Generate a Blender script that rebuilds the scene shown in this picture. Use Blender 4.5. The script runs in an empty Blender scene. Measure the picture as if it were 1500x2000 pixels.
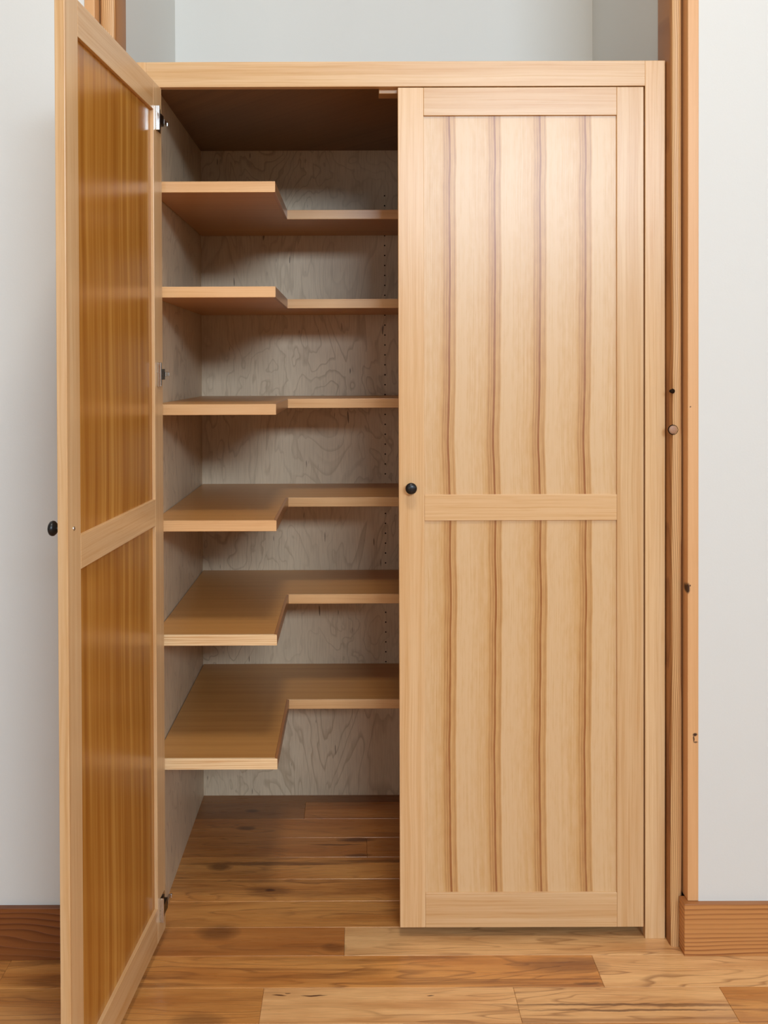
import bpy, bmesh, math, random
from mathutils import Vector, Matrix

S = bpy.context.scene
COL = S.collection
random.seed(7)

# ------------------------------------------------------------------ camera
cam_d = bpy.data.cameras.new('camera')
cam = bpy.data.objects.new('camera', cam_d)
COL.objects.link(cam)
S.camera = cam
cam_d.sensor_fit = 'HORIZONTAL'
cam_d.sensor_width = 36.0
cam_d.lens = 1776.46 / 1500 * 36.0
cam_d.shift_x = (750 - 693.0) / 1500
cam_d.shift_y = -(1000 - 740.1) / 1500
cam_d.clip_start = 0.05
_F = Vector((0.0, 0.99995233, -0.00976375))
_R = Vector((0.99999475, -0.00003164, -0.00324046))
_U = Vector((0.00324061, 0.0097637, 0.99994708))
_M = Matrix(((_R.x, _U.x, -_F.x, 0), (_R.y, _U.y, -_F.y, -2.219), (_R.z, _U.z, -_F.z, 1.3982), (0, 0, 0, 1)))
cam.matrix_world = _M

# ------------------------------------------------------------------ world, lights, exposure
W_ = bpy.data.worlds.new('world')
S.world = W_
W_.use_nodes = True
W_.node_tree.nodes['Background'].inputs[0].default_value = (0.75, 0.87, 1.0, 1)
W_.node_tree.nodes['Background'].inputs[1].default_value = 1.0

RX0, RX1, RY0, RZ1 = -3.4, 4.2, -6.4, 4.1      # room: left, right, behind the camera, ceiling


def area_light(name, loc, target, sx, sy, power, colour):
    d = bpy.data.lights.new(name, 'AREA')
    d.shape = 'RECTANGLE'
    d.size, d.size_y = sx, sy
    d.energy = power
    d.color = colour
    o = bpy.data.objects.new(name, d)
    COL.objects.link(o)
    o.location = loc
    o.rotation_euler = (Vector(target) - Vector(loc)).to_track_quat('-Z', 'Y').to_euler()
    return o


# daylight through the high window in the wall behind the camera, and through the right-hand window
area_light('window_daylight', (1.60, RY0 + 0.02, 3.20), (0.9, 0, 1.7), 2.3, 0.66, 225, (0.69, 0.85, 1.0))
area_light('lower_fill_light', (-2.3, RY0 + 0.02, 1.65), (-2.3, 0, 1.65), 1.6, 1.4, 24, (0.90, 0.95, 1.0))  # added fill for the left wall and lower parts, no known window
area_light('side_window_daylight', (RX1 - 0.02, -2.6, 2.3), (0, -2.6, 2.3), 1.6, 1.4, 20, (0.90, 0.95, 1.0))
# the ceiling lamp a little behind the cabinet front
area_light('ceiling_lamp_light', (0.12, -1.75, RZ1 - 0.09), (0.12, -1.75, 0), 0.5, 0.5, 37, (1.0, 0.95, 0.88))

S.view_settings.view_transform = 'Standard'
S.view_settings.look = 'None'
S.view_settings.gamma = 1.0
S.view_settings.use_curve_mapping = False
S.view_settings.exposure = -0.02

# ------------------------------------------------------------------ node helpers


class NT:
    def __init__(self, name):
        self.m = bpy.data.materials.new(name)
        self.m.use_nodes = True
        self.t = self.m.node_tree
        self.b = self.t.nodes['Principled BSDF']

    def n(self, kind, **kw):
        x = self.t.nodes.new(kind)
        for k, v in kw.items():
            setattr(x, k, v)
        return x

    def put(self, sock, v):
        if isinstance(v, bpy.types.NodeSocket):
            self.t.links.new(v, sock)
        else:
            sock.default_value = v

    def math(self, op, a, b=0.0, c=None, clamp=False):
        x = self.n('ShaderNodeMath', operation=op)
        x.use_clamp = clamp
        self.put(x.inputs[0], a)
        self.put(x.inputs[1], b)
        if c is not None:
            self.put(x.inputs[2], c)
        return x.outputs[0]

    def vmath(self, op, a, b=(0, 0, 0)):
        x = self.n('ShaderNodeVectorMath', operation=op)
        self.put(x.inputs[0], a)
        self.put(x.inputs[1], b)
        return x.outputs['Value'] if op in ('LENGTH', 'DOT_PRODUCT') else x.outputs[0]

    def noise(self, vec, scale=1.0, detail=2.0, rough=0.5, dist=0.0):
        x = self.n('ShaderNodeTexNoise')
        self.put(x.inputs['Vector'], vec)
        x.inputs['Scale'].default_value = scale
        x.inputs['Detail'].default_value = detail
        x.inputs['Roughness'].default_value = rough
        x.inputs['Distortion'].default_value = dist
        return x.outputs['Fac']

    def ramp(self, fac, stops, interp='LINEAR'):
        x = self.n('ShaderNodeValToRGB')
        self.put(x.inputs[0], fac)
        r = x.color_ramp
        r.interpolation = interp
        while len(r.elements) < len(stops):
            r.elements.new(0.5)
        for e, (p, c) in zip(r.elements, stops):
            e.position = p
            e.color = c if len(c) == 4 else (*c, 1)
        return x.outputs[0]

    def fr(self, fac, stops):
        """ramp of plain values"""
        return self.ramp(fac, [(p, (v, v, v)) for p, v in stops])

    def mix(self, fac, a, b, mode='MIX'):
        x = self.n('ShaderNodeMix', data_type='RGBA', blend_type=mode)
        self.put(x.inputs[0], fac)
        for s, v in ((x.inputs[6], a), (x.inputs[7], b)):
            if not isinstance(v, bpy.types.NodeSocket) and len(v) == 3:
                v = (*v, 1)
            self.put(s, v)
        return x.outputs[2]

    def obj(self, offset=True):
        c = self.n('ShaderNodeTexCoord').outputs['Object']
        if not offset:
            return c
        r = self.n('ShaderNodeObjectInfo').outputs['Random']
        v = self.n('ShaderNodeCombineXYZ')
        self.put(v.inputs[0], self.math('MULTIPLY', r, 17.3))
        self.put(v.inputs[1], self.math('MULTIPLY', r, 31.7))
        self.put(v.inputs[2], self.math('MULTIPLY', r, 23.9))
        return self.vmath('ADD', c, v.outputs[0])

    def rnd(self):
        return self.n('ShaderNodeObjectInfo').outputs['Random']

    def sep(self, v):
        x = self.n('ShaderNodeSeparateXYZ')
        self.put(x.inputs[0], v)
        return x.outputs

    def comb(self, a, b, c):
        x = self.n('ShaderNodeCombineXYZ')
        for i, v in enumerate((a, b, c)):
            self.put(x.inputs[i], v)
        return x.outputs[0]

    def ellipses(self, vec, items, soft=0.35, warp=0.0, wscale=12.0):
        """mask of soft ellipsoid marks: items (centre, radii, strength)"""
        if warp:
            nz = self.n('ShaderNodeTexNoise')
            self.put(nz.inputs['Vector'], vec)
            nz.inputs['Scale'].default_value = wscale
            d = self.vmath('SUBTRACT', nz.outputs['Color'], (0.5, 0.5, 0.5))
            d = self.vmath('MULTIPLY', d, (warp * 2, warp, warp * 2))
            vec = self.vmath('ADD', vec, d)
        tot = None
        for c, r, s in items:
            q = self.vmath('SUBTRACT', vec, c)
            q = self.vmath('MULTIPLY', q, tuple(1.0 / k for k in r))
            ln = self.vmath('LENGTH', q)
            v = self.math('MULTIPLY', self.fr(ln, [(soft, 1.0), (1.0, 0.0)]), s)
            tot = v if tot is None else self.math('MAXIMUM', tot, v)
        return tot

    def done(self, colour, rough=0.3, spec=0.5, bump=None, bstr=0.1, metal=0.0, coat=0.0):
        self.put(self.b.inputs['Base Color'], colour if isinstance(colour, bpy.types.NodeSocket) or len(colour) == 4 else (*colour, 1))
        self.put(self.b.inputs['Roughness'], rough)
        self.b.inputs['Specular IOR Level'].default_value = spec
        self.b.inputs['Metallic'].default_value = metal
        self.b.inputs['Coat Weight'].default_value = coat
        self.b.inputs['Coat Roughness'].default_value = 0.3
        if bump is not None:
            x = self.n('ShaderNodeBump')
            x.inputs['Strength'].default_value = bstr
            x.inputs['Distance'].default_value = 0.001
            self.put(x.inputs['Height'], bump)
            self.t.links.new(x.outputs[0], self.b.inputs['Normal'])
        return self.m


def srgb(r, g, b):
    f = lambda c: (c / 255 / 12.92) if c / 255 <= 0.04045 else ((c / 255 + 0.055) / 1.055) ** 2.4
    return (f(r), f(g), f(b))


def fir(name, light, dark, axis='z', lines=0.25, line_freq=260.0, broad=0.35, rough=0.3, across='x', warp=0.004, wfreq=2.0, marks=None, var=0.12):
    """straight-grained fir: soft broad bands and fine latewood lines running along one axis"""
    t = NT(name)
    raw = t.n('ShaderNodeTexCoord').outputs['Object']
    co = t.obj()
    x, y, z = t.sep(co)[:]
    L, A, B = {'z': (z, x, y), 'x': (x, z, y), 'y': (y, z, x)}[axis]
    if across == 'y':
        A, B = B, A
    slow = t.noise(t.comb(t.math('MULTIPLY', L, wfreq), t.math('MULTIPLY', A, 3.0), t.math('MULTIPLY', B, 3.0)), 1.0, 2.0)
    slow = t.math('MULTIPLY', t.math('SUBTRACT', slow, 0.5), warp * 4)
    u = t.math('ADD', t.math('ADD', A, t.math('MULTIPLY', B, 0.6)), slow)
    bands = t.noise(t.comb(t.math('MULTIPLY', L, 0.5), t.math('MULTIPLY', u, 42.0), 0.0), 1.0, 3.0, 0.55)
    fine = t.noise(t.comb(t.math('MULTIPLY', L, 3.5), t.math('MULTIPLY', u, line_freq), 0.0), 1.0, 3.0, 0.6)
    flick = t.noise(t.comb(t.math('MULTIPLY', L, 14.0), t.math('MULTIPLY', u, 120.0), 3.3), 1.0, 2.0, 0.5)
    f = t.math('MULTIPLY', t.fr(bands, [(0.35, 0.0), (0.68, 1.0)]), broad)
    f = t.math('ADD', f, t.math('MULTIPLY', t.fr(fine, [(0.45, 0.0), (0.66, 1.0)]), lines))
    f = t.math('ADD', f, t.math('MULTIPLY', t.fr(flick, [(0.56, 0.0), (0.75, 1.0)]), 0.12), clamp=True)
    c = t.mix(f, light, dark)
    v = t.math('ADD', 1.0 - var / 2, t.math('MULTIPLY', t.rnd(), var))
    c = t.mix(1.0, c, t.comb(v, v, v), 'MULTIPLY')
    if marks:
        m = t.ellipses(raw, marks, soft=0.55, warp=0.004, wscale=60)
        c = t.mix(m, c, srgb(58, 30, 16))
    return t.done(c, rough, 0.5, fine, 0.06)


LIGHT_FIR = (0.77, 0.515, 0.275)
DARK_FIR = (0.60, 0.31, 0.11)

M = {}
M['stile'] = fir('fir_vertical', LIGHT_FIR, DARK_FIR, 'z', lines=0.36, broad=0.55)
M['rail'] = fir('fir_horizontal', LIGHT_FIR, DARK_FIR, 'x', lines=0.38, broad=0.6)
M['trim'] = fir('fir_trim', (0.74, 0.41, 0.185), (0.58, 0.27, 0.09), 'z', lines=0.15, broad=0.35, rough=0.4,
                marks=[((-0.013, -0.050, -1.238), (0.006, 0.03, 0.015), 1.0), ((-0.0075, -0.050, -1.232), (0.002, 0.03, 0.003), 1.0),
                       ((0.0045, -0.050, -1.588), (0.0075, 0.03, 0.005), 1.0), ((0.0015, -0.050, -1.598), (0.0025, 0.03, 0.011), 0.9),
                       ((0.006, -0.050, -1.606), (0.007, 0.03, 0.0022), 0.8), ((-0.008, -0.050, -0.805), (0.0022, 0.03, 0.0018), 0.9)])
M['edging'] = fir('fir_edging', (0.80, 0.49, 0.235), (0.60, 0.28, 0.10), 'x', lines=0.3, line_freq=330, broad=0.45, var=0.25)
M['edging_shaded'] = fir('fir_edging_shaded', (0.46, 0.21, 0.08), (0.30, 0.10, 0.03), 'y', lines=0.3, line_freq=330, broad=0.45, var=0.2)  # same fir as the front edging, shade of the returns put into the colour
M['edging_lined'] = fir('fir_edging_lined', (0.97, 0.72, 0.42), (0.62, 0.31, 0.11), 'x', lines=0.75, line_freq=420, broad=0.3, warp=0.001, var=0.1)
M['shelf'] = fir('fir_shelf_face', (0.60, 0.295, 0.088), (0.45, 0.19, 0.046), 'x', lines=0.2, line_freq=120, broad=0.5, rough=0.33, across='y')
M['block'] = fir('fir_block', (0.60, 0.38, 0.19), DARK_FIR, 'x')


def ringed(name, light, dark, axis='x', freq=75.0, rough=0.35, marks=None, dist=0.5, rep=1.0):
    """flat-sawn fir: regular dark growth rings cut along the board"""
    t = NT(name)
    raw = t.n('ShaderNodeTexCoord').outputs['Object']
    co = t.obj()
    x, y, z = t.sep(co)[:]
    L, A = (x, z) if axis == 'x' else (z, x)
    wob = t.noise(t.comb(t.math('MULTIPLY', L, 2.2), t.math('MULTIPLY', A, 8.0), y), 1.0, 2.0, 0.45)
    ph = t.math('ADD', t.math('MULTIPLY', A, freq), t.math('MULTIPLY', wob, dist * 6))
    fract = t.math('FRACT', ph)
    ring = t.fr(fract, [(0.0, 0.0), (0.5, 0.18), (0.86, 1.0), (0.95, 0.75), (1.0, 0.0)])
    tone = t.noise(t.comb(t.math('MULTIPLY', L, 1.0), t.math('MULTIPLY', A, 20.0), 1.1), 1.0, 2.0)
    fine = t.noise(t.comb(t.math('MULTIPLY', L, 6.0), t.math('MULTIPLY', A, 400.0), 0.0), 1.0, 2.0)
    f = t.math('MULTIPLY', ring, t.fr(tone, [(0.3, 0.35), (0.7, 1.0)]))
    f = t.math('ADD', f, t.math('MULTIPLY', t.math('SUBTRACT', fine, 0.5), 0.35), clamp=True)
    c = t.mix(f, light, dark)
    if marks:
        m = t.ellipses(raw, marks, soft=0.5, warp=0.004, wscale=50)
        c = t.mix(m, c, srgb(52, 26, 16))
    return t.done(c, rough, 0.5, ring, 0.3)


M['base_right'] = ringed('fir_baseboard', (0.60, 0.27, 0.085), (0.24, 0.07, 0.018), 'x', 95.0)
M['base_left'] = ringed('fir_baseboard_shaded', (0.26, 0.085, 0.022), (0.13, 0.035, 0.009), 'x', 62.0, dist=0.9)  # shade on the left baseboard put into its wood colour
M['post_shade'] = ringed('fir_post_shaded', (0.40, 0.17, 0.048), (0.24, 0.085, 0.022), 'z', 210.0, rough=0.5, dist=0.9)
M['post'] = ringed('fir_post', (0.72, 0.43, 0.19), (0.36, 0.15, 0.045), 'z', 210.0, rough=0.45, dist=0.9)


def veneer(name, light, mid, dark, period=0.1105, phase=-0.0465, rough=0.40):
    """slip-matched veneer: the same leaf repeated, a dark band of latewood closing each repeat"""
    t = NT(name)
    co = t.n('ShaderNodeTexCoord').outputs['Object']
    geo = t.n('ShaderNodeNewGeometry').outputs['Position']
    x, y, z = t.sep(co)[:]
    gz = t.sep(geo)[2]
    w1 = t.noise(t.comb(0.37, t.math('MULTIPLY', gz, 2.3), 0.0), 1.0, 2.5, 0.55)
    w = t.math('MULTIPLY', t.math('SUBTRACT', w1, 0.5), 0.028)
    u = t.math('ADD', x, w)
    rep = t.math('DIVIDE', t.math('SUBTRACT', u, phase), period)
    fr = t.math('FRACT', rep)
    prof = t.fr(fr, [(0.0, 0.03), (0.2, 0.0), (0.45, 0.12), (0.62, 0.2), (0.70, 0.30), (0.735, 0.62), (0.76, 0.38), (0.79, 0.7),
                     (0.815, 0.45), (0.845, 1.0), (0.865, 0.95), (0.885, 0.25), (0.91, 0.5), (0.93, 0.35), (0.955, 0.62), (0.975, 0.5), (0.995, 0.3), (1.0, 0.04)])
    fz = t.noise(t.comb(t.math('MULTIPLY', fr, 34.0), t.math('MULTIPLY', gz, 1.0), 0.0), 1.0, 3.0, 0.6)
    fine = t.noise(t.comb(t.math('MULTIPLY', u, 520.0), t.math('MULTIPLY', gz, 4.0), 0.0), 1.0, 2.0, 0.6)
    fleck = t.noise(t.comb(t.math('MULTIPLY', u, 110.0), t.math('MULTIPLY', gz, 22.0), 0.0), 1.0, 3.0, 0.6)
    f = t.math('ADD', prof, t.math('MULTIPLY', t.math('SUBTRACT', fz, 0.5), 0.35))
    f = t.math('ADD', f, t.math('MULTIPLY', t.math('SUBTRACT', fine, 0.5), 0.55))
    f = t.math('ADD', f, t.math('MULTIPLY', t.math('SUBTRACT', fleck, 0.5), 0.4), clamp=True)
    c = t.ramp(f, [(0.0, light), (0.35, mid), (1.0, dark)])
    return t.done(c, rough, 0.5, fine, 0.04, coat=0.45)


M['panel_front'] = veneer('fir_panel_front', (0.73, 0.485, 0.255), (0.63, 0.355, 0.13), (0.33, 0.11, 0.02))


def strip_panel(name, a, b, c3, rough=0.24):
    """inner face of the door: fir veneer of narrow uneven stripes"""
    t = NT(name)
    co = t.n('ShaderNodeTexCoord').outputs['Object']
    x, y, z = t.sep(co)[:]
    w = t.math('MULTIPLY', t.math('SUBTRACT', t.noise(t.comb(0.0, t.math('MULTIPLY', z, 1.8), 5.0), 1.0, 2.0), 0.5), 0.03)
    u = t.math('ADD', x, w)
    s1 = t.noise(t.comb(t.math('MULTIPLY', u, 34.0), t.math('MULTIPLY', z, 0.5), 0.0), 1.0, 1.5, 0.5)
    s2 = t.noise(t.comb(t.math('MULTIPLY', u, 95.0), t.math('MULTIPLY', z, 1.6), 4.0), 1.0, 3.0, 0.55)
    s3 = t.noise(t.comb(t.math('MULTIPLY', u, 480.0), t.math('MULTIPLY', z, 6.0), 4.0), 1.0, 2.0, 0.55)
    f = t.math('ADD', t.math('MULTIPLY', s1, 0.6), t.math('MULTIPLY', s2, 0.4))
    f = t.math('ADD', f, t.math('MULTIPLY', t.math('SUBTRACT', s3, 0.5), 0.12), clamp=True)
    return t.done(t.ramp(f, [(0.36, a), (0.5, b), (0.64, c3)]), rough, 0.5, s3, 0.03)


M['panel_shaded'] = strip_panel('fir_panel_shaded', (0.35, 0.12, 0.012), (0.47, 0.19, 0.028), (0.60, 0.29, 0.058))  # deeper than the outer veneer: shade of the unlit side in the colour


def maple_ply(name, base, line, rough=0.42):
    """rotary-cut maple plywood: pale, wavy contour lines, short dark flecks"""
    t = NT(name)
    co = t.obj()
    x, y, z = t.sep(co)[:]
    h = t.math('ADD', x, y)
    n1 = t.noise(t.comb(t.math('MULTIPLY', h, 5.0), t.math('MULTIPLY', z, 2.0), 0.0), 1.0, 3.5, 0.55, 0.5)
    ctr = t.math('FRACT', t.math('MULTIPLY', n1, 15.0))
    ln = t.fr(ctr, [(0.0, 0.0), (0.70, 0.0), (0.93, 1.0), (1.0, 0.0)])
    patchy = t.noise(t.comb(t.math('MULTIPLY', h, 3.0), t.math('MULTIPLY', z, 2.0), 7.0), 1.0, 3.0)
    ln = t.math('MULTIPLY', ln, t.fr(patchy, [(0.35, 0.2), (0.6, 0.9)]))
    cloud = t.noise(t.comb(t.math('MULTIPLY', h, 9.0), t.math('MULTIPLY', z, 4.0), 2.0), 1.0, 3.0)
    grain = t.noise(t.comb(t.math('MULTIPLY', h, 230.0), t.math('MULTIPLY', z, 14.0), 2.0), 1.0, 2.0)
    flk = t.noise(t.comb(t.math('MULTIPLY', h, 95.0), t.math('MULTIPLY', z, 13.0), 9.0), 1.0, 1.0)
    fl = t.fr(flk, [(0.74, 0.0), (0.78, 1.0)])
    c = t.mix(t.math('MULTIPLY', ln, 0.62), base, line)
    c = t.mix(t.fr(cloud, [(0.35, 0.0), (0.7, 0.45)]), c, tuple(k * 0.72 for k in base))
    c = t.mix(t.fr(grain, [(0.45, 0.0), (0.7, 0.22)]), c, line)
    c = t.mix(t.math('MULTIPLY', fl, 0.75), c, (0.10, 0.05, 0.025))
    return t.done(c, rough, 0.4, grain, 0.03)


M['ply'] = maple_ply('maple_ply', (0.78, 0.61, 0.42), (0.36, 0.225, 0.12))
M['ply_shaded'] = maple_ply('maple_ply_shaded', (0.27, 0.14, 0.055), (0.17, 0.08, 0.03))  # ply for the cabinet top, its shade put into the colour


def maple_floor():
    t = NT('maple_floor')
    co = t.obj()
    geo = t.n('ShaderNodeNewGeometry').outputs['Position']
    oi = t.n('ShaderNodeObjectInfo')
    tone, streak = oi.outputs['Color'], oi.outputs['Alpha']
    x, y, z = t.sep(co)[:]
    n1 = t.noise(t.comb(t.math('MULTIPLY', x, 1.5), t.math('MULTIPLY', y, 13.0), 0.0), 1.0, 2.6, 0.45, 0.25)
    ctr = t.math('FRACT', t.math('MULTIPLY', n1, 13.0))
    ln = t.fr(ctr, [(0.0, 0.0), (0.72, 0.0), (0.92, 1.0), (1.0, 0.0)])
    msk = t.noise(t.comb(t.math('MULTIPLY', x, 2.0), t.math('MULTIPLY', y, 9.0), 4.0), 1.0, 2.0)
    ln = t.math('MULTIPLY', ln, t.fr(msk, [(0.36, 0.05), (0.6, 0.85)]))
    cloud = t.noise(t.comb(t.math('MULTIPLY', x, 2.2), t.math('MULTIPLY', y, 20.0), 8.0), 1.0, 4.0, 0.6)
    grain = t.noise(t.comb(t.math('MULTIPLY', x, 11.0), t.math('MULTIPLY', y, 260.0), 8.0), 1.0, 2.0)
    strk = t.noise(t.comb(t.math('MULTIPLY', x, 1.6), t.math('MULTIPLY', y, 30.0), 12.0), 1.0, 3.0, 0.55, 0.6)
    pits = t.noise(t.comb(t.math('MULTIPLY', x, 26.0), t.math('MULTIPLY', y, 220.0), 1.0), 1.0, 1.0)
    c = t.mix(t.math('MULTIPLY', t.fr(cloud, [(0.40, 0.0), (0.64, 1.0)]), 0.6), tone, t.mix(1.0, tone, (0.60, 0.42, 0.28), 'MULTIPLY'))
    c = t.mix(t.fr(grain, [(0.45, 0.0), (0.72, 0.22)]), c, (0.26, 0.115, 0.04))
    c = t.mix(t.math('MULTIPLY', ln, 0.8), c, (0.26, 0.10, 0.03))
    c = t.mix(t.math('MULTIPLY', t.fr(strk, [(0.50, 0.0), (0.60, 0.85), (0.66, 0.3)]), streak), c, (0.17, 0.055, 0.018))
    c = t.mix(t.fr(pits, [(0.78, 0.0), (0.84, 0.55)]), c, (0.15, 0.05, 0.02))
    knots = [((-0.235, 0.213, 0), (0.022, 0.010, 0.1), 0.95), ((-0.235, 0.210, 0), (0.07, 0.030, 0.1), 0.3),
             ((-0.385, 0.330, 0), (0.040, 0.024, 0.1), 0.6), ((-0.24, 0.345, 0), (0.28, 0.012, 0.1), 0.5), ((0.08, 0.358, 0), (0.22, 0.010, 0.1), 0.5),
             ((-0.33, 0.655, 0), (0.028, 0.014, 0.1), 0.6), ((-0.335, 0.545, 0), (0.032, 0.016, 0.1), 0.6),
             ((0.000, 0.475, 0), (0.062, 0.014, 0.1), 0.7), ((-0.06, 0.448, 0), (0.09, 0.005, 0.1), 0.65), ((0.005, 0.388, 0), (0.045, 0.010, 0.1), 0.6),
             ((0.55, -0.2305, 0), (0.30, 0.0042, 0.1), 0.62), ((0.72, -0.2345, 0), (0.14, 0.0040, 0.1), 0.5), ((0.60, -0.248, 0), (0.28, 0.0040, 0.1), 0.6),
             ((-0.095, -0.200, 0), (0.030, 0.003, 0.1), 0.95), ((-0.175, -0.198, 0), (0.018, 0.003, 0.1), 0.85), ((0.165, -0.200, 0), (0.010, 0.002, 0.1), 0.9),
             ((-0.155, -0.190, 0), (0.008, 0.002, 0.1), 0.7), ((0.525, -0.160, 0), (0.035, 0.006, 0.1), 0.5), ((-0.345, 0.03, 0), (0.06, 0.035, 0.1), 0.45),
             ((-0.055, -0.03, 0), (0.035, 0.02, 0.1), 0.35), ((0.48, -0.10, 0), (0.12, 0.03, 0.1), 0.30), ((-0.34, -0.28, 0), (0.07, 0.03, 0.1), 0.30)]
    m = t.ellipses(geo, knots, soft=0.45, warp=0.010, wscale=26)
    m = t.math('POWER', m, 0.7)
    c = t.mix(m, c, (0.085, 0.028, 0.012))
    return t.done(c, t.fr(grain, [(0.3, 0.26), (0.7, 0.36)]), 0.5, grain, 0.04)


M['floor'] = maple_floor()

_t = NT('plaster')
_n = _t.noise(_t.n('ShaderNodeTexCoord').outputs['Object'], 220.0, 3.0)
M['wall'] = _t.done((0.745, 0.74, 0.70), 0.75, 0.25, _n, 0.12)
_t = NT('plaster_tan')
M['wall_tan'] = _t.done((0.42, 0.39, 0.34), 0.75, 0.25, _t.noise(_t.n('ShaderNodeTexCoord').outputs['Object'], 220.0, 3.0), 0.12)
_t = NT('plaster_ceiling')
M['ceiling'] = _t.done((0.84, 0.83, 0.80), 0.8, 0.2, _t.noise(_t.n('ShaderNodeTexCoord').outputs['Object'], 160.0, 3.0), 0.1)
_t = NT('black_metal')
M['black'] = _t.done((0.006, 0.0065, 0.007), _t.fr(_t.noise(_t.obj(), 300.0), [(0.3, 0.30), (0.7, 0.38)]), 0.5)
_t = NT('nickel')
M['nickel'] = _t.done((0.72, 0.70, 0.67), _t.fr(_t.noise(_t.obj(), 200.0), [(0.3, 0.18), (0.7, 0.28)]), 0.5, metal=1.0)
_t = NT('dark_steel')
M['steel'] = _t.done((0.10, 0.095, 0.09), _t.fr(_t.noise(_t.obj(), 200.0), [(0.3, 0.25), (0.7, 0.4)]), 0.5, metal=1.0)
_t = NT('hole')
M['hole'] = _t.done(_t.mix(_t.noise(_t.obj(), 90.0), (0.012, 0.006, 0.003), (0.03, 0.014, 0.006)), 0.9, 0.1)
_t = NT('white_paint')
M['white'] = _t.done(_t.mix(_t.noise(_t.obj(), 8.0), (0.75, 0.74, 0.71), (0.8, 0.79, 0.76)), 0.5, 0.4)
_t = NT('lamp_diffuser')
_t.b.inputs['Emission Color'].default_value = (1, 0.93, 0.82, 1)
_t.b.inputs['Emission Strength'].default_value = 6.0
M['lamp'] = _t.done((0.9, 0.88, 0.84), 0.5, 0.3)

# ------------------------------------------------------------------ object helpers


def link(name, me, mat=None, parent=None, loc=(0, 0, 0)):
    o = bpy.data.objects.new(name, me)
    COL.objects.link(o)
    o.location = loc
    if mat is not None:
        me.materials.append(mat)
    if parent is not None:
        o.parent = parent
    return o


def empty(name, loc=(0, 0, 0), parent=None, rz=0.0):
    o = bpy.data.objects.new(name, None)
    COL.objects.link(o)
    o.location = loc
    o.rotation_euler = (0, 0, rz)
    o.empty_display_size = 0.1
    o.parent = parent
    return o


def bm_box(bm, x0, x1, y0, y1, z0, z1, bev=0.0, seg=2):
    r = bmesh.ops.create_cube(bm, size=1.0)
    vs = r['verts']
    for v in vs:
        v.co = Vector((x0 + (v.co.x + 0.5) * (x1 - x0), y0 + (v.co.y + 0.5) * (y1 - y0), z0 + (v.co.z + 0.5) * (z1 - z0)))
    if bev:
        es = list({e for v in vs for e in v.link_edges})
        bmesh.ops.bevel(bm, geom=es, offset=bev, segments=seg, affect='EDGES', profile=0.5)


def to_mesh(bm, name, smooth=False):
    bmesh.ops.recalc_face_normals(bm, faces=bm.faces)
    me = bpy.data.meshes.new(name)
    bm.to_mesh(me)
    bm.free()
    if smooth:
        for p in me.polygons:
            p.use_smooth = True
    return me


def box(name, x0, x1, y0, y1, z0, z1, mat, parent=None, bev=0.0, seg=2):
    """a box whose object origin sits at its centre"""
    c = Vector(((x0 + x1) / 2, (y0 + y1) / 2, (z0 + z1) / 2))
    bm = bmesh.new()
    bm_box(bm, x0 - c.x, x1 - c.x, y0 - c.y, y1 - c.y, z0 - c.z, z1 - c.z, bev, seg)
    return link(name, to_mesh(bm, name), mat, parent, c)


def prism(name, poly, z0, z1, mat, parent=None, bev=0.0, bev_vert=False):
    cx = sum(p[0] for p in poly) / len(poly)
    cy = sum(p[1] for p in poly) / len(poly)
    cz = (z0 + z1) / 2
    bm = bmesh.new()
    vs = [bm.verts.new((x - cx, y - cy, z0 - cz)) for x, y in poly]
    f = bm.faces.new(vs)
    r = bmesh.ops.extrude_face_region(bm, geom=[f])
    for v in r['geom']:
        if isinstance(v, bmesh.types.BMVert):
            v.co.z = z1 - cz
    if bev:
        es = [e for e in bm.edges if bev_vert or abs(e.verts[0].co.z - e.verts[1].co.z) < 1e-6]
        bmesh.ops.bevel(bm, geom=es, offset=bev, segments=2, affect='EDGES', profile=0.5)
    return link(name, to_mesh(bm, name), mat, parent, (cx, cy, cz))


def lathe(bm, prof, origin, axis, n=32):
    """revolve (radius, distance) pairs about an axis"""
    axis = Vector(axis).normalized()
    a = axis.orthogonal().normalized()
    b = axis.cross(a)
    origin = Vector(origin)
    rings = []
    for r, d in prof:
        if r < 1e-6:
            rings.append([bm.verts.new(origin + axis * d)])
        else:
            rings.append([bm.verts.new(origin + axis * d + (a * math.cos(2 * math.pi * k / n) + b * math.sin(2 * math.pi * k / n)) * r) for k in range(n)])
    for p, q in zip(rings, rings[1:]):
        if len(p) == 1 and len(q) == 1:
            continue
        for k in range(n):
            k2 = (k + 1) % n
            if len(p) == 1:
                bm.faces.new((p[0], q[k], q[k2]))
            elif len(q) == 1:
                bm.faces.new((p[k], q[0], p[k2]))
            else:
                bm.faces.new((p[k], q[k], q[k2], p[k2]))


def struct(o):
    o['kind'] = 'structure'
    return o


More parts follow.
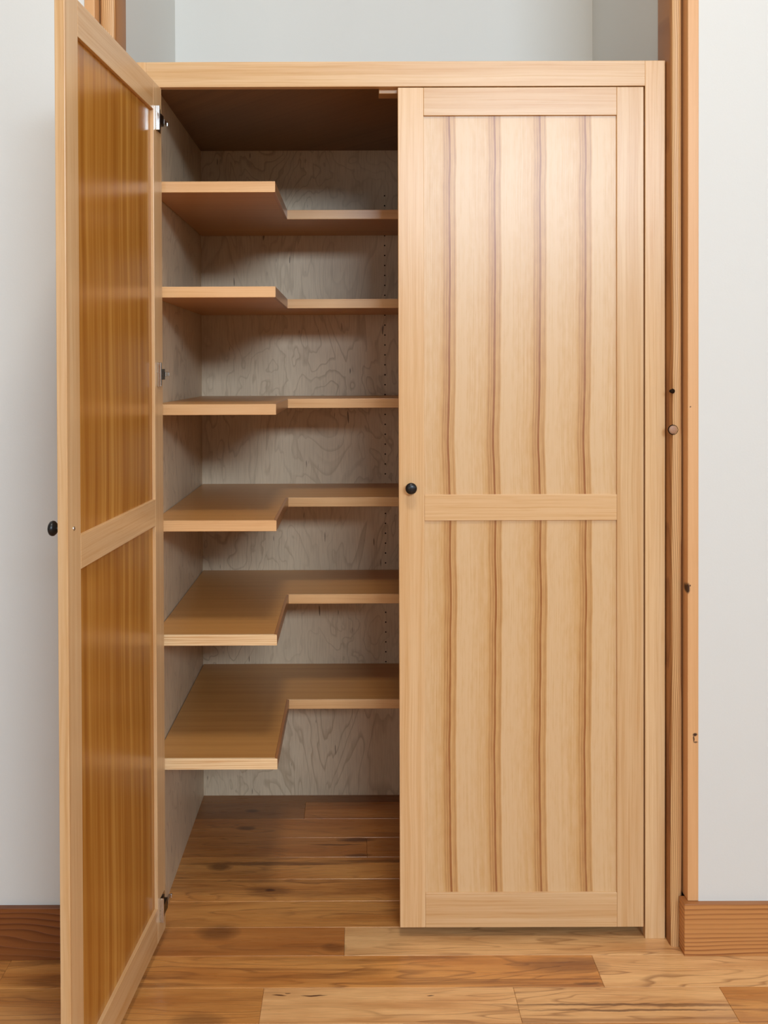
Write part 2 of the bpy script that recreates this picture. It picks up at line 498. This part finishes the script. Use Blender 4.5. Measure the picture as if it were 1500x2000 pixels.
# ------------------------------------------------------------------ room shell
WL, WR = -0.0607, -0.0531            # front faces of the walls left and right of the alcove
NB, NXL, NXR = 0.775, -0.5857, 0.7828
TOP = RZ1
struct(box('wall_left', RX0, -0.636, WL, 0.10, 0, TOP, M['wall']))
struct(box('wall_right', 0.8185, RX1, WR, 0.10, 0, TOP, M['wall']))
struct(box('wall_back', NXL - 0.1, NXR + 0.1, NB, NB + 0.1, 0, TOP, M['wall']))
struct(box('wall_alcove_left', NXL - 0.1, NXL, 0.062, NB, 0, TOP, M['wall']))
struct(box('wall_alcove_right', NXR, NXR + 0.1, 0.062, NB, 0, TOP, M['wall']))
struct(box('wall_room_left', RX0 - 0.1, RX0, RY0 - 0.1, 0.1, 0, TOP, M['wall_tan']))
struct(box('ceiling', RX0 - 0.1, RX1 + 0.1, RY0 - 0.1, NB + 0.1, TOP, TOP + 0.1, M['ceiling']))


def wall_with_holes(name, axis, at, thick, a0, a1, holes):
    """wall in the plane axis=at; holes (a from, a to, z from, z to) side by side along it"""
    bm = bmesh.new()
    rects, p = [], a0
    for h0, h1, w0, w1 in sorted(holes):
        rects += [(p, h0, 0, TOP), (h0, h1, 0, w0), (h0, h1, w1, TOP)]
        p = h1
    rects.append((p, a1, 0, TOP))
    for p0, p1, z0, z1 in rects:
        if axis == 'y':
            bm_box(bm, p0, p1, at - thick, at, z0, z1)
        else:
            bm_box(bm, at, at + thick, p0, p1, z0, z1)
    struct(link(name, to_mesh(bm, name), M['wall_tan']))


def window(name, axis, at, a0, a1, z0, z1, mull):
    r = empty(name)
    r['kind'] = 'structure'
    w = 0.05
    bars = [(a0, a0 + w, z0, z1), (a1 - w, a1, z0, z1), (a0 + w, a1 - w, z0, z0 + w), (a0 + w, a1 - w, z1 - w, z1)]
    bars += [(m - 0.02, m + 0.02, z0 + w, z1 - w) for m in mull]
    for i, (p0, p1, q0, q1) in enumerate(bars):
        if axis == 'y':
            box('window_frame', p0, p1, at - 0.07, at - 0.01, q0, q1, M['stile'], r, 0.002)
        else:
            box('window_frame', at + 0.01, at + 0.07, p0, p1, q0, q1, M['stile'], r, 0.002)
    return r


# windows behind the camera and in the right-hand wall; the low one is added
wall_with_holes('wall_front', 'y', RY0, 0.1, RX0, RX1, [(0.45, 2.75, 2.80, 3.60), (-3.1, -1.5, 0.95, 2.35)])
wall_with_holes('wall_room_right', 'x', RX1, 0.1, RY0 - 0.1, 0.1, [(-3.4, -1.8, 1.6, 3.0)])
window('window_1', 'y', RY0, 0.45, 2.75, 2.80, 3.60, [1.60])
window('window_2', 'x', RX1, -3.4, -1.8, 1.6, 3.0, [-2.6])
window('added_window', 'y', RY0, -3.1, -1.5, 0.95, 2.35, [-2.3])  # made-up opening that goes with the lower fill light

# floor: planks laid across the picture, running on into the cabinet
floor = struct(box('floor', RX0 - 0.1, RX1 + 0.1, RY0 - 0.1, NB + 0.1, -0.12, -0.0185, M['floor']))
floor.color = (0.3, 0.16, 0.07, 0.3)
T_PALE = (0.84, 0.49, 0.21)
T_MID = (0.68, 0.31, 0.085)
T_RED = (0.52, 0.21, 0.055)
T_DARK = (0.33, 0.14, 0.045)
edges = [0.786, 0.711, 0.603, 0.4885, 0.379, 0.267, 0.163, 0.0505, -0.0605, -0.1733, -0.2863]
while edges[-1] > -2.6:
    edges.append(edges[-1] - 0.1127)
rows = {   # row: joints in view and (tone, streak) of each plank between them
    0: ([-1.2, 0.9], [(T_MID, .2), (T_DARK, .3), (T_MID, .2)]),
    1: ([-0.90, -0.163, 0.80], [(T_MID, .2), (T_DARK, .15), (T_RED, .35), (T_MID, .2)]),
    2: ([-0.70, 1.0], [(T_MID, .2), (T_RED, .15), (T_MID, .2)]),
    3: ([-0.95, 0.031, 1.1], [(T_MID, .2), (T_RED, .3), (T_RED, .1), (T_MID, .2)]),
    4: ([-0.75, 0.65], [(T_MID, .2), (T_MID, .1), (T_MID, .2)]),
    5: ([-1.1, 0.88], [(T_MID, .2), (T_MID, .5), (T_MID, .2)]),
    6: ([-0.80, 0.72], [(T_MID, .2), (T_MID, .25), (T_MID, .2)]),
    7: ([-1.3, -0.03, 1.6], [(T_MID, .2), (T_RED, .25), (T_PALE, .05), (T_MID, .2)]),
    8: ([-0.819, 0.561, 1.9], [(T_MID, .3), (T_MID, .65), (T_PALE, .05), (T_PALE, .2)]),
    9: ([-1.5, -0.21, 0.354, 0.820, 2.1], [(T_MID, .2), (T_MID, .1), (T_PALE, .12), (T_PALE, .55), (T_MID, .5), (T_PALE, .2)]),
    10: ([-0.9, 0.1, 1.2], [(T_MID, .2), (T_PALE, .2), (T_MID, .3), (T_PALE, .1)]),
}
for i in range(len(edges) - 1):
    y1, y0 = edges[i], edges[i + 1]
    if i in rows:
        js, tones = rows[i]
    else:
        js, x = [], RX0 + random.uniform(0.2, 1.2)
        while x < RX1 - 0.3:
            js.append(x)
            x += random.uniform(0.6, 1.5)
        tones = [(random.choice((T_PALE, T_MID, T_MID, T_RED)), random.uniform(0.05, 0.5)) for _ in range(len(js) + 1)]
    xs = [RX0] + list(js) + [RX1]
    if i < 7:                        # rows inside the alcove stop at its walls
        xs = [max(min(x, NXR + 0.05), NXL - 0.05) for x in xs]
    for (x0, x1), (tn, st) in zip(zip(xs, xs[1:]), tones):
        if x1 - x0 < 0.02:
            continue
        p = box('plank', x0 + 0.0002, x1 - 0.0002, y0 + 0.0002, y1 - 0.0002, -0.0185, 0.0, M['floor'], floor, 0.0008, 1)
        p.location -= floor.location
        k = random.uniform(0.94, 1.06)
        p.color = (tn[0] * k, tn[1] * k, tn[2] * k, st)
struct_floor_rest = box('plank_field', RX0, RX1, RY0, edges[-1] - 0.0003, -0.0185, 0.0, M['floor'], floor)
struct_floor_rest.location -= floor.location
struct_floor_rest.color = (*T_MID, 0.3)
struct_floor_rest['kind'] = 'stuff'

# baseboards
H_B = 0.1248
struct(prism('baseboard_right', [(0.780, -0.0677), (RX1, -0.0677), (RX1, WR), (0.8187, WR), (0.8187, -0.0315), (0.780, -0.0315)], 0, H_B, M['base_right'], None, 0.0016, True))
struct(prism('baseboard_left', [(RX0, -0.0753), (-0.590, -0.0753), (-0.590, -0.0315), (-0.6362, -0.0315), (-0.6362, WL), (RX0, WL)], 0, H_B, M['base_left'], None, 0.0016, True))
struct(box('trim_1', 0.7925, 0.8182, -0.0548, 0.050, H_B + 0.0005, TOP, M['trim'], None, 0.0012))
struct(box('trim_2', -0.6358, -0.6115, -0.0640, 0.050, H_B + 0.0005, TOP, M['trim'], None, 0.0012))


def post(name, x_in, x_out, sgn, seed, mat, label):
    """heavy timber whose front arris wanders like the outside of the log; sgn=+1: the alcove is on its left"""
    rnd = random.Random(seed)
    ks = [(rnd.uniform(1.5, 9), rnd.uniform(0, 6.3), rnd.uniform(0.2, 1)) for _ in range(6)]
    wob = lambda z, o: sum(a * math.sin(k * z + p + o) for k, p, a in ks) / 3.0
    bm = bmesh.new()
    n = 160
    rings = []
    cx, cz = (x_in + x_out) / 2, 1.3
    for i in range(n + 1):
        z = TOP * i / n
        a = 0.0030 + 0.0040 * wob(z, 0)
        b = 0.0024 + 0.0040 * wob(z, 2.1)
        for kz, kr, kd in KNOTS:
            a += kd * math.exp(-((z - kz) / kr) ** 2) if sgn > 0 else 0
        w = x_out - x_in
        pts = [(0, 0.062), (0, -0.024 + b * 2), (a, -0.029), (a + 0.003, -0.031), (w - 0.010 - b, -0.0315),
               (w - 0.006 - b, -0.030), (w - 0.003 + b * 0.3, -0.024), (w - 0.002, -0.004), (w - 0.002, 0.062)]
        rings.append([bm.verts.new(((x_in if sgn > 0 else x_out) + sgn * px - cx, py, z - cz)) for px, py in pts])
    for p, q in zip(rings, rings[1:]):
        m = len(p)
        for k in range(m):
            bm.faces.new((p[k], p[(k + 1) % m], q[(k + 1) % m], q[k]))
    bm.faces.new(rings[0])
    bm.faces.new(rings[-1])
    me = to_mesh(bm, name, True)
    me.set_sharp_from_angle(angle=math.radians(50))
    o = link(name, me, mat, None, (cx, 0, cz))
    me.materials.append(M['post_shade'])
    for p in me.polygons:            # shade painted as darker wood on the sawn sides and wandering outer edges
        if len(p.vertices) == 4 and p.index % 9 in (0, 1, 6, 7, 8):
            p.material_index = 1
    o['label'] = label
    o['category'] = 'post'
    return o


KNOTS = [(1.345, 0.012, 0.003), (1.252, 0.02, 0.002)]
pr = post('timber_post', 0.7600, 0.7905, 1, 3, M['post'], 'knotty wavy-edged timber post against the right side of the cabinet')
post('timber_post', -0.6115, -0.5690, -1, 8, M['post'], 'timber post rising above the cabinet behind the open door')

# the two knots in the right-hand post: a split hole and a loose round knot set in its own socket
_t = NT('knot_wood')
_w = _t.noise(_t.n('ShaderNodeTexCoord').outputs['Object'], 320.0, 2.0)
M['knot'] = _t.done(_t.mix(_w, (0.34, 0.17, 0.10), (0.50, 0.29, 0.17)), 0.5)
bm = bmesh.new()
lathe(bm, [(0, -0.0040), (0.004, -0.0036), (0.0062, -0.0018), (0.0068, 0.0010)], (0, 0, 0), (0, 1, 0), 20)
for v in bm.verts:
    v.co.z *= 0.72 + (0.2 if v.co.x > 0 else 0.0)
k1 = link('knot_hole', to_mesh(bm, 'knot_hole', True), M['hole'], pr, Vector((0.7640, -0.0295, 1.345)) - pr.location)
bm = bmesh.new()
lathe(bm, [(0, -0.0022), (0.007, -0.0018), (0.0106, -0.0004), (0.0111, 0.0022)], (0, 0, 0), (0, 1, 0), 24)
k2 = link('knot', to_mesh(bm, 'knot', True), M['knot'], pr, Vector((0.7660, -0.0305, 1.252)) - pr.location)
bm = bmesh.new()
lathe(bm, [(0.0106, -0.0010), (0.0118, -0.0013), (0.0122, 0.002)], (0, 0, 0), (0, 1, 0), 24)
k3 = link('knot_rim', to_mesh(bm, 'knot_rim', True), M['hole'], pr, Vector((0.7660, -0.0305, 1.252)) - pr.location)

# ------------------------------------------------------------------ the cabinet
FX0, FX1 = -0.5660, 0.7572           # face frame outer edges
OX0, OX1 = -0.5054, 0.7085           # opening
cab = empty('cabinet', (0.0, 0.0, 0.0))
cab['label'] = 'tall built-in fir pantry cabinet, left door open on U-shaped shelves, right door closed'
cab['category'] = 'cabinet'
box('stile', FX0, OX0, 0, 0.0195, 0, 2.1485, M['stile'], cab, 0.0010)
box('stile', OX1, FX1, 0, 0.0195, 0, 2.1485, M['stile'], cab, 0.0010)
box('top_rail', OX0 + 0.0001, OX1 - 0.0001, 0.0001, 0.0195, 2.0874, 2.1485, M['rail'], cab, 0.0008)
SXL, SXR, BY = -0.5012, 0.7088, 0.7599
box('side_panel', SXL - 0.019, SXL, 0.0197, BY, 0, 2.1153, M['ply'], cab)
box('side_panel', SXR, SXR + 0.019, 0.0197, BY, 0, 2.1153, M['ply'], cab)
box('back_panel', SXL - 0.019, SXR + 0.019, BY, BY + 0.012, 0, 2.1340, M['ply'], cab)
box('top_panel', SXL - 0.019, SXR + 0.019, 0.0197, BY, 2.1154, 2.1340, M['ply_shaded'], cab)
box('door_catch', 0.0616, 0.175, 0.0200, 0.062, 2.0765, 2.1050, M['block'], cab, 0.0010)

# shelf-pin holes down the middle of the back and the sides
bm = bmesh.new()
z = 0.31
while z < 1.98:
    lathe(bm, [(0, -0.0006), (0.0024, -0.0005), (0.0027, 0.0004)], (0.0990, BY, z), (0, 1, 0), 8)
    for yy in (0.10, 0.66):
        if yy == 0.66:
            lathe(bm, [(0, -0.0005), (0.0022, -0.0004), (0.0025, 0.0004)], (SXR, yy, z), (1, 0, 0), 8)
    z += 0.0325
o = link('pin_hole', to_mesh(bm, 'pin_hole'), M['hole'], cab)
o['kind'] = 'stuff'

# shelves
S1, S2, NX1 = 0.0278, 0.4311, -0.1950
NX2 = SXL + SXR - NX1
E = 0.0075
T = 0.0268
for idx, zt in enumerate([1.8643, 1.6053, 1.3149, 1.0267, 0.7430, 0.4346]):
    xl, xr, yb = SXL + 0.0026, SXR - 0.0026, BY - 0.0015
    poly = [(xl, S1 + E), (NX1 - E, S1 + E), (NX1 - E, S2 + E), (NX2 + E, S2 + E), (NX2 + E, S1 + E), (xr, S1 + E), (xr, yb), (xl, yb)]
    sh = prism('shelf', poly, zt - T + 0.0005, zt - 0.0002, M['shelf'], cab)
    off = Vector(sh.location)
    me_f = M['edging_lined'] if idx >= 4 else M['edging']
    segs = [([(xl, S1), (NX1, S1), (NX1 - E, S1 + E), (xl, S1 + E)], me_f),
            ([(NX1, S1), (NX1, S2), (NX1 - E, S2 + E), (NX1 - E, S1 + E)], M['edging_shaded']),
            ([(NX1, S2), (NX2, S2), (NX2 + E, S2 + E), (NX1 - E, S2 + E)], M['edging']),
            ([(NX2, S2), (NX2, S1), (NX2 + E, S1 + E), (NX2 + E, S2 + E)], M['edging_shaded']),
            ([(NX2, S1), (xr, S1), (xr, S1 + E), (NX2 + E, S1 + E)], me_f)]
    for pl, mt in segs:
        s = prism('edge_band', pl, zt - T, zt, mt, sh, 0.0009)
        s.location -= off

# doors
DW, DH, DT = 0.598, 2.0556, 0.0190
HS, FS = 0.0654, 0.0625              # hinge stile, free stile
RZ = [(0.0, 0.0850), (1.0001, 1.0636), (1.9874, DH)]
REC_F, REC_B = 0.0055, 0.0075


def door(loc, rz, mir, panel_mat, label):
    """x runs from the hinge edge (0) to the free edge (mir*DW); y=0 inner face, y=-DT outer face"""
    d = empty('door', loc, cab, rz)
    d['label'] = label

    def b(name, x0, x1, y0, y1, z0, z1, mat, bev=0.0012):
        xa, xb = sorted((mir * x0, mir * x1))
        return box(name, xa, xb, y0, y1, z0, z1, mat, d, bev)
    b('stile', 0, HS, -DT, 0, 0, DH, M['stile'])
    b('stile', DW - FS, DW, -DT, 0, 0, DH, M['stile'])
    for z0, z1 in RZ:
        b('rail', HS + 0.0001, DW - FS - 0.0001, -DT + 0.0001, -0.0001, z0, z1, M['rail'], 0.0010)
    for (z0, z1) in ((RZ[0][1], RZ[1][0]), (RZ[1][1], RZ[2][0])):
        b('panel', HS - 0.004, DW - FS + 0.004, -DT + REC_F, -REC_B, z0 - 0.004, z1 + 0.004, panel_mat, 0)
    # knob outside, its screw head inside
    kx, kz = mir * (DW - 0.0288), 1.0815
    bm = bmesh.new()
    lathe(bm, [(0, 0.0005), (0.0085, 0.0), (0.0088, 0.0012), (0.0060, 0.0035), (0.0052, 0.008), (0.0060, 0.0115), (0.0105, 0.0145), (0.0136, 0.0180),
               (0.0141, 0.0210), (0.0128, 0.0245), (0.0090, 0.0270), (0.0045, 0.0280), (0, 0.0282)], (kx, -DT, kz), (0, -1, 0), 40)
    o = link('knob', to_mesh(bm, 'knob', True), M['black'], d)
    o['label'] = 'round black knob'
    bm = bmesh.new()
    lathe(bm, [(0.0042, -0.0002), (0.0040, 0.0009), (0.0028, 0.0016), (0.0010, 0.0011), (0, 0.0010)], (kx, 0, kz), (0, 1, 0), 20)
    link('knob_screw', to_mesh(bm, 'knob_screw', True), M['nickel'], d)
    for hz in (0.071, 1.360, 1.972):
        hinge(d, mir, hz)
    return d


def hinge(d, mir, hz):
    """concealed face-frame hinge: nickel cup flange on the door, dark arm and a nickel clip reaching to the frame"""
    bm = bmesh.new()

    def bx(x0, x1, y0, y1, z0, z1, bev=0.0006):
        xa, xb = sorted((mir * x0, mir * x1))
        bm_box(bm, xa, xb, y0, y1, z0, z1, bev, 1)
    bx(0.0465, 0.0500, 0.0001, 0.0100, hz - 0.029, hz + 0.029)
    bx(0.012, 0.0500, 0.0001, 0.0016, hz - 0.029, hz + 0.029)
    o = link('hinge', to_mesh(bm, 'hinge'), M['nickel'], d)
    o['label'] = 'nickel cup hinge'
    bm = bmesh.new()
    bx(0.014, 0.0462, 0.0017, 0.0098, hz - 0.013, hz + 0.013)
    for s in (-1, 1):
        bx(0.024, 0.0462, 0.0017, 0.0048, hz + s * 0.020 - 0.0065, hz + s * 0.020 + 0.0065)
    o = link('hinge_arm', to_mesh(bm, 'hinge_arm'), M['steel'], d)
    bm = bmesh.new()
    bx(-0.012, 0.013, 0.0040, 0.0108, hz - 0.006, hz + 0.006)
    link('hinge_clip', to_mesh(bm, 'hinge_clip'), M['nickel'], d)
    bm = bmesh.new()
    bx(-0.018, -0.0122, 0.0060, 0.0122, hz - 0.0045, hz + 0.0045)
    link('hinge_catch', to_mesh(bm, 'hinge_catch'), M['nickel'], d)
    for s in (-1, 1):
        bm = bmesh.new()
        lathe(bm, [(0, 0.0066), (0.0018, 0.0064), (0.0024, 0.0049)], (mir * 0.036, 0, hz + s * 0.0205), (0, 1, 0), 10)
        link('hinge_screw', to_mesh(bm, 'hinge_screw'), M['nickel'], d)


door((0.7048, DT, 0.0293), 0.0, -1, M['panel_front'], 'closed right door with slip-matched veneer panels')
door((-0.4692, 0.0037, 0.0293), -(math.pi / 2 + 0.0770), 1, M['panel_shaded'], 'left door swung open past square, inner face in view')

# ceiling lamp above the camera
lamp = empty('ceiling_lamp', (0.12, -1.75, TOP))
lamp['label'] = 'square white ceiling lamp above the room in front of the cabinet'
lamp['category'] = 'lamp'
b = box('lamp_frame', -0.29, 0.29, -0.29, 0.29, -0.06, 0.0, M['white'], lamp, 0.004)
b = box('lamp_shade', -0.25, 0.25, -0.25, 0.25, -0.075, -0.0605, M['lamp'], lamp, 0.004)
